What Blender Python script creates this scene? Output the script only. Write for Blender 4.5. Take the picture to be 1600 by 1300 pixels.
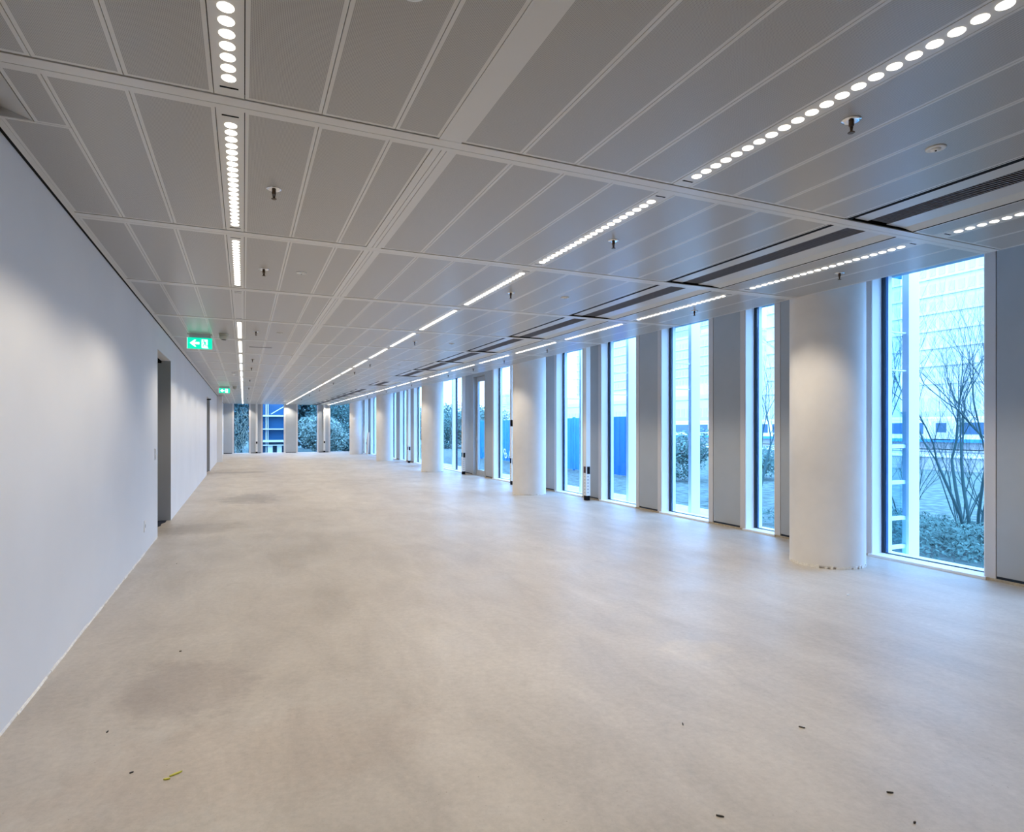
import bpy, math, random
from mathutils import Vector, Matrix
for o in list(bpy.data.objects): bpy.data.objects.remove(o, do_unlink=True)
S = bpy.context.scene
COL = S.collection
random.seed(7)

# ------------------------------------------------------------------ camera
cam_d = bpy.data.cameras.new('camera'); cam = bpy.data.objects.new('camera', cam_d); COL.objects.link(cam)
cam.location = (0, 0, 1.366)
cam.rotation_euler = (math.radians(90), 0, -0.4144)
cam_d.sensor_width = 36; cam_d.sensor_fit = 'HORIZONTAL'
cam_d.lens = 952.7 / 1600 * 36
cam_d.shift_y = 19.1 / 1600
cam_d.clip_start = .05; cam_d.clip_end = 900
S.camera = cam

# ------------------------------------------------------------------ light settings
SKY = (0.71, 0.845, 1.0); SKY_STRENGTH = 7.4
SPOT_W = 17.0; SPOT_COL = (1.0, 0.875, 0.70)
GLASS_TINT = (0.35, 0.61, 0.97)
LENS_EMIT = 3.4
S.view_settings.view_transform = 'Standard'
S.view_settings.look = 'None'
S.view_settings.gamma = 1
S.view_settings.use_curve_mapping = False
S.view_settings.exposure = 0.28
w = bpy.data.worlds.new('sky'); S.world = w; w.use_nodes = True
bg = w.node_tree.nodes['Background']; bg.inputs[0].default_value = (*SKY, 1); bg.inputs[1].default_value = SKY_STRENGTH

# ------------------------------------------------------------------ materials
def mat(name, col, rough=.6, metal=0, spec=.5, emit=None, es=1):
    m = bpy.data.materials.new(name); m.use_nodes = True
    b = m.node_tree.nodes['Principled BSDF']
    b.inputs['Base Color'].default_value = (*col, 1)
    b.inputs['Roughness'].default_value = rough
    b.inputs['Metallic'].default_value = metal
    b.inputs['Specular IOR Level'].default_value = spec
    if emit:
        b.inputs['Emission Color'].default_value = (*emit, 1); b.inputs['Emission Strength'].default_value = es
    return m
def N(m, t, **kw):
    n = m.node_tree.nodes.new(t)
    for k, v in kw.items(): setattr(n, k, v)
    return n
def L(m, a, b): m.node_tree.links.new(a, b)
def noisy(m, scale=8, amt=.08, bump=.0, bscale=60, detail=6, coord='Object'):
    """vary base colour by a noise factor, optional bump"""
    b = m.node_tree.nodes['Principled BSDF']; c = tuple(b.inputs['Base Color'].default_value)[:3]
    tc = N(m, 'ShaderNodeTexCoord'); nz = N(m, 'ShaderNodeTexNoise'); nz.inputs['Scale'].default_value = scale; nz.inputs['Detail'].default_value = detail
    L(m, tc.outputs[coord], nz.inputs['Vector'])
    r = N(m, 'ShaderNodeValToRGB'); r.color_ramp.elements[0].position = .3; r.color_ramp.elements[1].position = .7
    r.color_ramp.elements[0].color = (*[v * (1 - amt) for v in c], 1); r.color_ramp.elements[1].color = (*[min(1, v * (1 + amt)) for v in c], 1)
    L(m, nz.outputs[0], r.inputs[0]); L(m, r.outputs[0], b.inputs['Base Color'])
    if bump:
        n2 = N(m, 'ShaderNodeTexNoise'); n2.inputs['Scale'].default_value = bscale; n2.inputs['Detail'].default_value = 8
        L(m, tc.outputs[coord], n2.inputs['Vector'])
        bp = N(m, 'ShaderNodeBump'); bp.inputs['Strength'].default_value = bump; bp.inputs['Distance'].default_value = .01
        L(m, n2.outputs[0], bp.inputs['Height']); L(m, bp.outputs[0], b.inputs['Normal'])
    return m

M = {}
M['wall'] = noisy(mat('white_wall_paint', (.74, .745, .75), .75, spec=.25), 1.2, .025, .05, 120)
M['plaster'] = noisy(mat('column_plaster', (.78, .765, .75), .8, spec=.2), 5, .03, .08, 90)
M['plaster_edge'] = noisy(mat('broken_plaster_edge', (.8, .78, .74), .9, spec=.1), 40, .12, .3, 200)
M['ceil_white'] = mat('ceiling_white_metal', (.585, .57, .545), .3, spec=.6)
M['ceil_beam'] = mat('ceiling_beam_metal', (.67, .65, .61), .3, spec=.6)
M['black'] = mat('black', (.008, .008, .01), .8, spec=.08)
M['dark_gap'] = mat('dark_gap', (.008, .008, .008), .95, spec=0)
M['panel'] = noisy(mat('facade_panel_grey', (.40, .43, .46), .45, spec=.4), 3, .03)
M['frame'] = mat('window_frame_paint', (.60, .585, .59), .4, spec=.4)
M['jamb'] = mat('window_reveal_white', (.80, .82, .84), .45, spec=.4)
M['gasket'] = mat('window_gasket_black', (.015, .03, .06), .5)
M['fin'] = mat('exterior_fin_white', (.86, .88, .9), .5)
M['steel'] = mat('brushed_steel', (.6, .6, .6), .3, 1)
M['chrome'] = mat('chrome', (.8, .8, .82), .12, 1)
M['bronze'] = mat('sprinkler_brass', (.10, .07, .05), .35, .8)
M['white_plastic'] = mat('white_plastic', (.78, .77, .74), .4)
M['cream_plastic'] = mat('cream_plastic', (.55, .54, .46), .5)
M['cream'] = mat('cream_sloped_metal', (.62, .58, .50), .5)
M['dusty'] = noisy(mat('dusty_skirting', (.42, .36, .28), .9, spec=.1), 30, .2)
M['carpet'] = noisy(mat('dark_carpet', (.035, .04, .055), .95, spec=.05), 60, .25)
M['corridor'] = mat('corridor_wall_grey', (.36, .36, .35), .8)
M['grille'] = mat('grille_grey_metal', (.17, .16, .17), .6, 0, spec=.2)
M['lens'] = mat('downlight_lens', (.9, .9, .9), .3, emit=(1, .93, .84), es=LENS_EMIT)
M['lens_off'] = mat('unlit_lens', (.62, .60, .57), .3)
M['sign_green'] = mat('exit_sign_green', (.0, .35, .2), .4, emit=(.0, .72, .44), es=1.0)
M['sign_white'] = mat('exit_sign_white', (.9, .9, .9), .4, emit=(.95, 1, 1), es=1.1)
M['sign_edge'] = mat('exit_sign_edge', (.55, .57, .58), .3)
M['socket'] = mat('socket_grey', (.35, .35, .36), .5)
M['redplug'] = mat('socket_red', (.07, .02, .02), .5)

# perforated panel face: plain sheet darkened by rows of tiny round holes
def perforated():
    m = mat('perforated_metal', (.47, .455, .43), .3, spec=.65)
    b = m.node_tree.nodes['Principled BSDF']
    tc = N(m, 'ShaderNodeTexCoord'); sc = N(m, 'ShaderNodeVectorMath', operation='SCALE'); sc.inputs['Scale'].default_value = 1 / .0052
    L(m, tc.outputs['Object'], sc.inputs[0])
    fr = N(m, 'ShaderNodeVectorMath', operation='FRACTION'); L(m, sc.outputs[0], fr.inputs[0])
    sb = N(m, 'ShaderNodeVectorMath', operation='SUBTRACT'); sb.inputs[1].default_value = (.5, .5, .5); L(m, fr.outputs[0], sb.inputs[0])
    ml = N(m, 'ShaderNodeVectorMath', operation='MULTIPLY'); ml.inputs[1].default_value = (1, 1, 0); L(m, sb.outputs[0], ml.inputs[0])
    ln = N(m, 'ShaderNodeVectorMath', operation='LENGTH'); L(m, ml.outputs[0], ln.inputs[0])
    r = N(m, 'ShaderNodeValToRGB'); r.color_ramp.elements[0].position = .22; r.color_ramp.elements[1].position = .30
    r.color_ramp.elements[0].color = (.12, .115, .105, 1); r.color_ramp.elements[1].color = (.48, .458, .424, 1)
    L(m, ln.outputs['Value'], r.inputs[0]); L(m, r.outputs[0], b.inputs['Base Color'])
    return m
M['perf'] = perforated()

def glass(name, tint, fres=True):
    m = bpy.data.materials.new(name); m.use_nodes = True; nt = m.node_tree; nt.nodes.clear()
    out = N(m, 'ShaderNodeOutputMaterial'); tr = N(m, 'ShaderNodeBsdfTransparent'); tr.inputs[0].default_value = (*[math.sqrt(v) for v in tint], 1)
    gl = N(m, 'ShaderNodeBsdfGlossy'); gl.inputs['Roughness'].default_value = .02; gl.inputs[0].default_value = (.8, .9, 1, 1)
    mx = N(m, 'ShaderNodeMixShader'); fr = N(m, 'ShaderNodeFresnel'); fr.inputs[0].default_value = 1.18
    ge = N(m, 'ShaderNodeNewGeometry'); iv = N(m, 'ShaderNodeMath', operation='SUBTRACT'); iv.inputs[0].default_value = 1; L(m, ge.outputs['Backfacing'], iv.inputs[1])
    mu = N(m, 'ShaderNodeMath', operation='MULTIPLY'); L(m, fr.outputs[0], mu.inputs[0]); L(m, iv.outputs[0], mu.inputs[1])
    L(m, mu.outputs[0], mx.inputs[0]); L(m, tr.outputs[0], mx.inputs[1]); L(m, gl.outputs[0], mx.inputs[2]); L(m, mx.outputs[0], out.inputs[0])
    return m
M['glass'] = glass('tinted_window_glass', GLASS_TINT)
M['side_glass'] = glass('tinted_side_glass', (.62, .86, .96))

# outdoors
M['grass'] = noisy(mat('rough_winter_grass', (.11, .15, .14), .95, spec=.05), 5, .5, .6, 25, 10)
M['gravel'] = noisy(mat('gravel_track_bed', (.35, .34, .33), .95, spec=.05), 12, .25)
M['paving'] = noisy(mat('light_paving', (.45, .45, .44), .9), 6, .12)
M['bark'] = mat('haze_tinted_bark', (.06, .115, .115), .9, spec=.1)  # teal cast of the blue haze is put into the bark colour
M['leaf'] = noisy(mat('evergreen_leaf', (.09, .17, .15), .7, spec=.2), 3, .5)
M['leaf_dark'] = noisy(mat('dark_ivy_leaf', (.055, .10, .10), .7, spec=.2), 4, .5)
M['leaf_pale'] = noisy(mat('pale_olive_leaf', (.2, .27, .23), .7, spec=.2), 3, .5)
M['reed'] = mat('dry_reed_stem', (.30, .30, .22), .8)
M['hoard'] = noisy(mat('blue_hoarding_steel', (.03, .26, .62), .45), 2, .12)
M['hoard_dark'] = mat('deep_blue_hoarding', (.015, .15, .62), .45)
M['letter'] = mat('white_lettering', (.9, .9, .9), .5)
M['tower'] = noisy(mat('haze_pale_cladding', (.62, .63, .64), .8), .05, .05)  # pale tone puts the distance haze into the far facades
M['tower_glass'] = mat('tower_window_glass', (.50, .53, .56), .3)
M['train'] = mat('white_train_body', (.82, .82, .82), .4)
M['train_glass'] = mat('train_window_glass', (.06, .12, .2), .15)
M['train_grey'] = mat('train_grey', (.3, .31, .33), .5)
M['house'] = mat('neighbour_dark_cladding', (.04, .10, .18), .5)
M['house_glass'] = mat('neighbour_glass', (.03, .10, .20), .15)
M['slabwhite'] = mat('neighbour_white_slab', (.8, .8, .8), .6)
M['concrete'] = mat('grey_concrete', (.4, .4, .4), .9)

# dusty concrete screed floor
def floor_mat():
    m = mat('concrete_screed', (.5, .46, .42), .62, spec=.5)
    b = m.node_tree.nodes['Principled BSDF']; tc = N(m, 'ShaderNodeTexCoord')
    def noise(scale, detail, rough=.6, stretch=(1, 1, 1), dist=0):
        mp = N(m, 'ShaderNodeMapping'); mp.inputs['Scale'].default_value = stretch; mp.inputs['Rotation'].default_value = (0, 0, .35)
        L(m, tc.outputs['Object'], mp.inputs[0])
        n = N(m, 'ShaderNodeTexNoise'); n.inputs['Scale'].default_value = scale; n.inputs['Detail'].default_value = detail; n.inputs['Roughness'].default_value = rough; n.inputs['Distortion'].default_value = dist
        L(m, mp.outputs[0], n.inputs['Vector']); return n.outputs[0]
    def ramp(f, p0, p1, c0, c1):
        r = N(m, 'ShaderNodeValToRGB'); r.color_ramp.elements[0].position = p0; r.color_ramp.elements[1].position = p1
        r.color_ramp.elements[0].color = (*c0, 1); r.color_ramp.elements[1].color = (*c1, 1); L(m, f, r.inputs[0]); return r.outputs[0]
    def mix(f, a, bb, mode='MIX'):
        x = N(m, 'ShaderNodeMix', data_type='RGBA', blend_type=mode)
        if isinstance(f, float): x.inputs[0].default_value = f
        else: L(m, f, x.inputs[0])
        for s, v in ((6, a), (7, bb)):
            if isinstance(v, tuple): x.inputs[s].default_value = (*v, 1)
            else: L(m, v, x.inputs[s])
        return x.outputs[2]
    base = ramp(noise(.45, 8, .62), .32, .68, (.436, .398, .354), (.546, .512, .468))
    streak = ramp(noise(3.0, 10, .7, (1, .35, 1), .6), .35, .75, (.84, .83, .82), (1.09, 1.085, 1.08))
    c = mix(1.0, base, streak, 'MULTIPLY')
    fine = ramp(noise(28, 8, .75), .3, .72, (.86, .855, .85), (1.08, 1.08, 1.08))
    c = mix(1.0, c, fine, 'MULTIPLY')
    swirl = ramp(noise(1.6, 12, .72, (1, 1, 1), 2.2), .58, .72, (1, 1, 1), (.90, .89, .885))
    c = mix(1.0, c, swirl, 'MULTIPLY')
    specks = ramp(noise(75, 3, .5), .25, .29, (.62, .58, .54), (1, 1, 1))
    c = mix(1.0, c, specks, 'MULTIPLY')
    # stains with a place of their own: (cx, cy, half x, half y, colour factor, edge raggedness)
    for cx, cy, hx, hy, col, soft in ((-.27, 3.62, .34, .42, (.82, .80, .80), .2), (.1, 12.9, .5, .9, (.68, .68, .70), .4), (-.1, 20.6, .8, .45, (.72, .72, .74), .3),
                                      (-.55, 9.35, .5, .5, (.80, .79, .79), .3), (2.53, 3.0, .24, .17, (1.14, 1.11, 1.04), .2), (.0, 2.75, .7, .35, (.95, .92, .90), .3)):
        sx = N(m, 'ShaderNodeVectorMath', operation='SUBTRACT'); sx.inputs[1].default_value = (cx, cy, 0); L(m, tc.outputs['Object'], sx.inputs[0])
        dv = N(m, 'ShaderNodeVectorMath', operation='MULTIPLY'); dv.inputs[1].default_value = (1 / hx, 1 / hy, 0); L(m, sx.outputs[0], dv.inputs[0])
        ln = N(m, 'ShaderNodeVectorMath', operation='LENGTH'); L(m, dv.outputs[0], ln.inputs[0])
        ad = N(m, 'ShaderNodeMath', operation='MULTIPLY_ADD'); ad.inputs[1].default_value = -8.0 * soft; ad.inputs[2].default_value = 0
        L(m, noise(4.5, 8, .7), ad.inputs[0])
        sm = N(m, 'ShaderNodeMath', operation='ADD'); L(m, ln.outputs['Value'], sm.inputs[0]); L(m, ad.outputs[0], sm.inputs[1])
        mr = N(m, 'ShaderNodeMapRange'); mr.inputs['From Min'].default_value = .65 - 4 * soft; mr.inputs['From Max'].default_value = 1.05 - 4 * soft + soft * .8
        mr.inputs['To Min'].default_value = 1; mr.inputs['To Max'].default_value = 0; mr.interpolation_type = 'SMOOTHSTEP'
        L(m, sm.outputs[0], mr.inputs['Value'])
        c = mix(1.0, c, mix(mr.outputs[0], (1, 1, 1), col), 'MULTIPLY')
    L(m, c, b.inputs['Base Color'])
    rr = N(m, 'ShaderNodeMapRange'); rr.inputs['To Min'].default_value = .32; rr.inputs['To Max'].default_value = .55
    L(m, noise(2.2, 6), rr.inputs['Value']); L(m, rr.outputs[0], b.inputs['Roughness'])
    bp = N(m, 'ShaderNodeBump'); bp.inputs['Strength'].default_value = .25; bp.inputs['Distance'].default_value = .004
    L(m, noise(22, 10, .7), bp.inputs['Height']); L(m, bp.outputs[0], b.inputs['Normal'])
    return m
M['floor'] = floor_mat()

# ------------------------------------------------------------------ builders
class MB:
    """collects boxes, tubes and lathes into one mesh"""
    def __init__(s): s.v = []; s.f = []; s.mi = []; s.smooth = []
    def add(s, vs, fs, mi=0, sm=False):
        b = len(s.v); s.v += [tuple(v) for v in vs]
        for f in fs: s.f.append(tuple(i + b for i in f)); s.mi.append(mi); s.smooth.append(sm)
        return s
    def box(s, x0, x1, y0, y1, z0, z1, mi=0, T=None, bottom=None):
        vs = [Vector((x, y, z)) for z in (z0, z1) for y in (y0, y1) for x in (x0, x1)]
        if T is not None: vs = [T @ v for v in vs]
        fs = [(0, 2, 3, 1), (4, 5, 7, 6), (0, 1, 5, 4), (2, 6, 7, 3), (0, 4, 6, 2), (1, 3, 7, 5)]
        return s.add(vs, fs, mi)
    def prism(s, pts, a0, a1, axis='z', mi=0, T=None):
        n = len(pts)
        def mk(p, a): return Vector((p[0], p[1], a)) if axis == 'z' else (Vector((p[0], a, p[1])) if axis == 'y' else Vector((a, p[0], p[1])))
        vs = [mk(p, a0) for p in pts] + [mk(p, a1) for p in pts]
        if T is not None: vs = [T @ v for v in vs]
        fs = [tuple(range(n - 1, -1, -1)), tuple(range(n, 2 * n))] + [(i, (i + 1) % n, n + (i + 1) % n, n + i) for i in range(n)]
        return s.add(vs, fs, mi)
    def lathe(s, prof, n=24, c=(0, 0, 0), mi=0, smooth=True, cap0=True, cap1=True):
        vs = []; fs = []
        for r, z in prof:
            for i in range(n):
                a = 2 * math.pi * i / n; vs.append((c[0] + r * math.cos(a), c[1] + r * math.sin(a), c[2] + z))
        for k in range(len(prof) - 1):
            for i in range(n):
                j = (i + 1) % n; fs.append((k * n + i, k * n + j, (k + 1) * n + j, (k + 1) * n + i))
        s.add(vs, fs, mi, smooth)
        b = len(s.v) - len(vs)
        if cap0: s.f.append(tuple(b + i for i in range(n - 1, -1, -1))); s.mi.append(mi); s.smooth.append(False)
        if cap1: s.f.append(tuple(b + (len(prof) - 1) * n + i for i in range(n))); s.mi.append(mi); s.smooth.append(False)
        return s
    def tube(s, p0, p1, r0, r1, n=6, mi=0, smooth=True, caps=False):
        p0 = Vector(p0); p1 = Vector(p1); d = (p1 - p0)
        if d.length < 1e-6: return s
        d.normalize(); u = d.orthogonal().normalized(); v = d.cross(u)
        vs = []
        for p, r in ((p0, r0), (p1, r1)):
            for i in range(n):
                a = 2 * math.pi * i / n; vs.append(p + u * (r * math.cos(a)) + v * (r * math.sin(a)))
        fs = [(i, (i + 1) % n, n + (i + 1) % n, n + i) for i in range(n)]
        if caps: fs += [tuple(range(n - 1, -1, -1)), tuple(range(n, 2 * n))]
        return s.add(vs, fs, mi, smooth)
    def mesh(s, name, mats):
        me = bpy.data.meshes.new(name); me.from_pydata(s.v, [], s.f)
        for m in (mats if isinstance(mats, (list, tuple)) else [mats]): me.materials.append(m)
        me.polygons.foreach_set('material_index', s.mi); me.polygons.foreach_set('use_smooth', s.smooth); me.update()
        return me
    def build(s, name, mats, parent=None, loc=None):
        return obj(name, s.mesh(name, mats), parent, loc)
def obj(name, me, parent=None, loc=None):
    o = bpy.data.objects.new(name, me); COL.objects.link(o)
    if parent: o.parent = parent
    if loc is not None: o.location = loc
    return o
def empty(name, loc=(0, 0, 0), rz=0):
    o = bpy.data.objects.new(name, None); o.empty_display_size = .1; COL.objects.link(o); o.location = loc; o.rotation_euler = (0, 0, rz); return o
def tag(o, label=None, cat=None, group=None, kind=None):
    if label: o['label'] = label
    if cat: o['category'] = cat
    if group: o['group'] = group
    if kind: o['kind'] = kind
    return o
def thing(name, label, cat, loc=(0, 0, 0), group=None, rz=0): return tag(empty(name, loc, rz), label, cat, group)
ORD = ['first', 'second', 'third', 'fourth', 'fifth', 'sixth', 'seventh', 'eighth', 'ninth', 'tenth', 'eleventh', 'twelfth', 'thirteenth', 'fourteenth',
       'fifteenth', 'sixteenth', 'seventeenth', 'eighteenth', 'nineteenth', 'twentieth', 'twenty-first', 'twenty-second']

XL, XW, YE, YB = -.99, 6.15, 36.0, -6.0      # left wall, window wall, end wall, back wall
ZC = 2.682; XE = 5.115                       # dropped ceiling height and its window-side edge
ZS = 3.02                                    # soffit above the windows
BW = .108
T_ = .30
def Yb(k): return 2.663 + 1.8 * k

# ------------------------------------------------------------------ floor, walls
f = MB().box(XL - T_, XW + .14, YB, YE + .14, -.25, 0).build('floor', M['floor']); tag(f, 'bare dusty concrete screed floor', kind='structure')
D1 = (8.79, 10.315, 2.36); D2 = (19.9, 21.65, 2.30)
mb = MB(); T = .30
for a, b in ((YB, D1[0]), (D1[1], D2[0]), (D2[1], YE)): mb.box(XL - T, XL, a, b, 0, 3.1)
for d in (D1, D2): mb.box(XL - T, XL, d[0], d[1], d[2], 3.1)
wl = mb.build('wall_left', M['wall']); tag(wl, 'long smooth white wall with two dark doorways', kind='structure')
mb = MB(); mb.box(XL, -.80, 27.25, 27.75, 0, ZC - .02)
nib = mb.build('trim_1', M['wall']); tag(nib, 'short white wall nib near the far left corner', kind='structure')
# broken plaster edge along the left wall foot
mb = MB(); y = 1.5
while y < D1[0] - .02:
    y2 = min(D1[0], y + random.uniform(.05, .28)); h = random.uniform(.004, .016); dx = random.uniform(.002, .010)
    mb.prism([(XL, -.001), (XL + dx, -.001), (XL + dx * .4, h), (XL, h)], y, y2, 'y'); y = y2
o = mb.build('baseboard_left', M['plaster_edge']); tag(o, 'ragged white plaster edge at the foot of the left wall', kind='structure')
wb = MB().box(XL - T, XW + .3, YB - .2, YB, 0, 3.1).build('wall_back', M['wall']); tag(wb, 'white wall behind the camera', kind='structure')
# corridors behind the two doorways
for i, d in enumerate((D1, D2)):
    r = empty('door_%d' % (i + 1), (XL, (d[0] + d[1]) / 2, 0)); tag(r, 'dark open doorway %s in the left wall' % ('nearer the camera' if i == 0 else 'farther away'), kind='structure')
    cy = (d[0] + d[1]) / 2; a, b = d[0] - cy, d[1] - cy
    mb = MB(); 
    mb.box(-T - .9, -T - .88, a - .05, b + .05, 0, 2.7); mb.box(-T - .9, -T, a - .05, a, 0, 2.7); mb.box(-T - .9, -T, b, b + .05, 0, 2.7); mb.box(-T - .9, -T, a - .05, b + .05, 2.66, 2.7)
    mb.build('corridor_wall', M['corridor'], r)
    mb = MB(); mb.box(-T, -.002, b - .006, b - .0005, 0.001, d[2] - .001); mb.box(-T, -.002, a + .0005, a + .006, 0.001, d[2] - .001)
    mb.build('door_reveal', M['corridor'], r)
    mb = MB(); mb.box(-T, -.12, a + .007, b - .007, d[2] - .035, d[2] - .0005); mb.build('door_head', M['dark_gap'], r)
    mb = MB(); n = 14; pts = [(-T - .88, a)] + [(-.03 - .05 * math.sin(math.pi * k / n) - .012 * ((k * 7) % 3), a + (b - a) * k / n) for k in range(n + 1)] + [(-T - .88, b)]
    mb.prism(pts, -.02, .004, 'z'); mb.build('carpet', M['carpet'], r)
    if i == 1: MB().box(-.06, .075, b - 1.0, b - .96, d[2] - .075, d[2] - .04).build('door_closer', M['black'], r)

# ------------------------------------------------------------------ window wall
# openings along the facade (y0, y1)
WIN = [(1.53, 2.63), (3.33, 4.43), (5.72, 6.225), (6.915, 8.02), (8.70, 9.825), (10.51, 11.62), (12.31, 13.42),
       (14.10, 15.22), (17.69, 20.62), (22.3, 23.60), (24.83, 25.95), (26.67, 27.85), (29.3, 30.4), (31.1, 32.55), (33.35, 34.3)]
DOOR = (15.89, 16.78)
wr = empty('wall_right', (XW, 0, 0)); tag(wr, 'window wall of grey facade panels', kind='structure')
MB().box(0, .30, YB, YE + .3, ZS - .02, 3.5).build('header', M['panel'], wr)
def rel(mb_fn): return mb_fn
opens = sorted(WIN + [DOOR]); FW = .085
prev = YB
def facade_panel(a, b):
    """grey panel between two windows: core wall, proud flat sheet with dark joints"""
    MB().box(.012, .16, a, b, 0, ZS).build('panel_backing', M['gasket'], wr)
    n = 2 if b - a > 1.3 else 1
    for i in range(n):
        u = a + (b - a) * i / n + .006; v = a + (b - a) * (i + 1) / n - .006
        MB().box(0, .011, u, v, .045, ZS).build('wall_panel', M['panel'], wr)
wn = 0
for a, b in opens:
    if a - FW > prev + .02: facade_panel(prev, a - FW)
    prev = b + FW
    if (a, b) == DOOR: continue
    wn += 1
    r = empty('window_%d' % wn, (XW, a, 0)); tag(r, kind='structure'); wdt = b - a
    hid = b < 1.6
    mb = MB(); mb.box(-.004, .16, -FW, 0, 0, ZS); mb.box(-.004, .16, wdt, wdt + FW, 0, ZS)
    mb.build('window_frame', M['frame'], r)
    mb = MB(); mb.box(.002, .15, .0, .012, .024, ZS); mb.box(.002, .15, wdt - .012, wdt, .024, ZS); mb.box(.002, .15, 0.012, wdt - .012, ZS - .03, ZS - .005)
    mb.build('window_reveal', M['jamb'], r)
    mb = MB(); mb.box(-.03, .15, -FW * .2, wdt + FW * .2, 0, .024); mb.build('window_sill', M['jamb'], r)
    mb = MB()
    for u, v in ((.012, .030), (.036, .044)): mb.box(.15, .175, u, v, .024, ZS); mb.box(.15, .175, wdt - v, wdt - u, .024, ZS)
    mb.box(.15, .175, .03, wdt - .03, .024, .032); mb.build('glazing_gasket', M['gasket'], r)
    mb = MB(); mb.box(.158, .17, .03, wdt - .03, .028, ZS); mb.build('pane', M['glass'], r)
    mb = MB(); mb.box(.176, .235, .044, .07, .03, ZS); mb.box(.176, .235, wdt - .07, wdt - .044, .03, ZS); mb.box(.176, .30, .0, wdt, -.12, .03); mb.build('outer_frame', M['fin'], r)
    if wdt > 2: MB().box(.15, .2, 1.13, 1.19, .024, ZS).build('mullion', M['gasket'], r)
facade_panel(prev, YE + .01) if YE - prev > .05 else None
bbm = MB().box(XW - .018, XW - .001, YB, DOOR[0] - .1, 0, .022); bbm.box(XW - .018, XW - .001, DOOR[1] + .1, YE, 0, .022)
tag(bbm.build('baseboard_right', M['dusty']), 'low dusty skirting strip under the window wall', kind='structure')
# glazed door
a, b = DOOR
r = empty('door_3', (XW, a, 0)); tag(r, 'glazed grey outside door in the window wall', kind='structure'); wd = b - a
mb = MB(); mb.box(-.004, .2, -FW, 0, 0, ZS); mb.box(-.004, .2, wd, wd + FW, 0, ZS); mb.box(.0, .2, 0, wd, 2.86, ZS); mb.build('door_frame', M['panel'], r)
mb = MB(); mb.box(.09, .15, .01, .11, .01, 2.85); mb.box(.09, .15, wd - .11, wd - .01, .01, 2.85); mb.box(.09, .15, .11, wd - .11, 2.72, 2.85); mb.box(.09, .15, .11, wd - .11, .01, .16)
lf = mb.build('door_leaf', M['panel'], r)
MB().box(.115, .127, .11, wd - .11, .16, 2.72).build('pane', M['glass'], r)
mb = MB(); mb.tube((.09, wd - .06, 1.05), (.035, wd - .06, 1.05), .011, .011, 8, caps=True); mb.tube((.035, wd - .06, 1.05), (.035, wd - .19, 1.05), .01, .01, 8, caps=True); mb.box(.084, .09, wd - .085, wd - .035, .98, 1.12)
mb.build('door_handle', M['steel'], r)
MB().box(-.02, .2, 0, wd, 0, .012).build('door_sill', M['steel'], r)

# end wall with four windows
we = empty('wall_far', (0, YE, 0)); tag(we, 'far window wall closing the room', kind='structure')
EW = [(-.50, .272), (.93, 2.05), (2.75, 3.81), (4.50, 5.62)]
MB().box(XL - T, XW + .16, 0, .3, ZS - .02, 3.5).build('header', M['panel'], we)
px = XL
def end_panel(x0, x1):
    MB().box(x0, x1, .012, .16, 0, ZS).build('panel_backing', M['gasket'], we)
    MB().box(x0 + .006, x1 - .006, 0, .011, .04, ZS).build('wall_panel', M['panel'], we)
for a, b in EW:
    wn += 1
    if a - FW > px + .02: end_panel(px, a - FW)
    px = b + FW
    r = empty('window_%d' % wn, (a, YE, 0)); tag(r, kind='structure'); wd = b - a
    mb = MB(); mb.box(-FW, 0, -.004, .16, 0, ZS); mb.box(wd, wd + FW, -.004, .16, 0, ZS); mb.build('window_frame', M['frame'], r)
    mb = MB(); mb.box(0, .012, .002, .15, .024, ZS); mb.box(wd - .012, wd, .002, .15, .024, ZS); mb.build('window_reveal', M['jamb'], r)
    MB().box(-.02, wd + .02, -.03, .15, 0, .024).build('window_sill', M['jamb'], r)
    mb = MB(); mb.box(.012, .03, .15, .17, .024, ZS); mb.box(wd - .03, wd - .012, .15, .17, .024, ZS); mb.build('glazing_gasket', M['gasket'], r)
    MB().box(.03, wd - .03, .156, .168, .026, ZS).build('pane', M['glass'], r)
if XW - px > .03: end_panel(px, XW)

# ------------------------------------------------------------------ ceiling
ce = empty('ceiling', (0, 0, ZC)); tag(ce, 'white perforated metal panel ceiling with cross beams', kind='structure')
MB().box(XL, XE - .01, YB, YE, .10, .12).build('light_leak_slab', M['dark_gap'], ce)  # black slab added above the panels to stop light leaks
MB().box(XE - .012, XE, YB, YE, .0, .44).build('edge_trim', M['ceil_beam'], ce)
MB().box(XE, XW + .01, YB, YE, .40, .44).build('upper_soffit', M['wall'], ce)
MB().box(-.973, -.944, YB, YE, 0, .012).build('wall_trim', M['ceil_beam'], ce)
MB().box(-.9898, -.9732, YB, YE, .002, .010).build('shadow_gap', M['black'], ce)
def panel_mesh(wx, wy):
    """ceiling panel: plain border, perforated field"""
    g = .0012; bd = .0145; m_ = MB()
    x0, x1, y0, y1 = g, wx - g, g, wy - g
    m_.box(x0, x1, y0, y1, .002, .02)
    z = 0.0
    V = [(x0, y0, z), (x1, y0, z), (x1, y1, z), (x0, y1, z), (x0 + bd, y0 + bd, z), (x1 - bd, y0 + bd, z), (x1 - bd, y1 - bd, z), (x0 + bd, y1 - bd, z),
         (x0, y0, .002), (x1, y0, .002), (x1, y1, .002), (x0, y1, .002)]
    m_.add(V, [(0, 4, 5, 1), (1, 5, 6, 2), (2, 6, 7, 3), (3, 7, 4, 0), (0, 1, 9, 8), (1, 2, 10, 9), (2, 3, 11, 10), (3, 0, 8, 11)], 0)
    m_.add(V, [(4, 7, 6, 5)], 1)
    return m_
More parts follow.
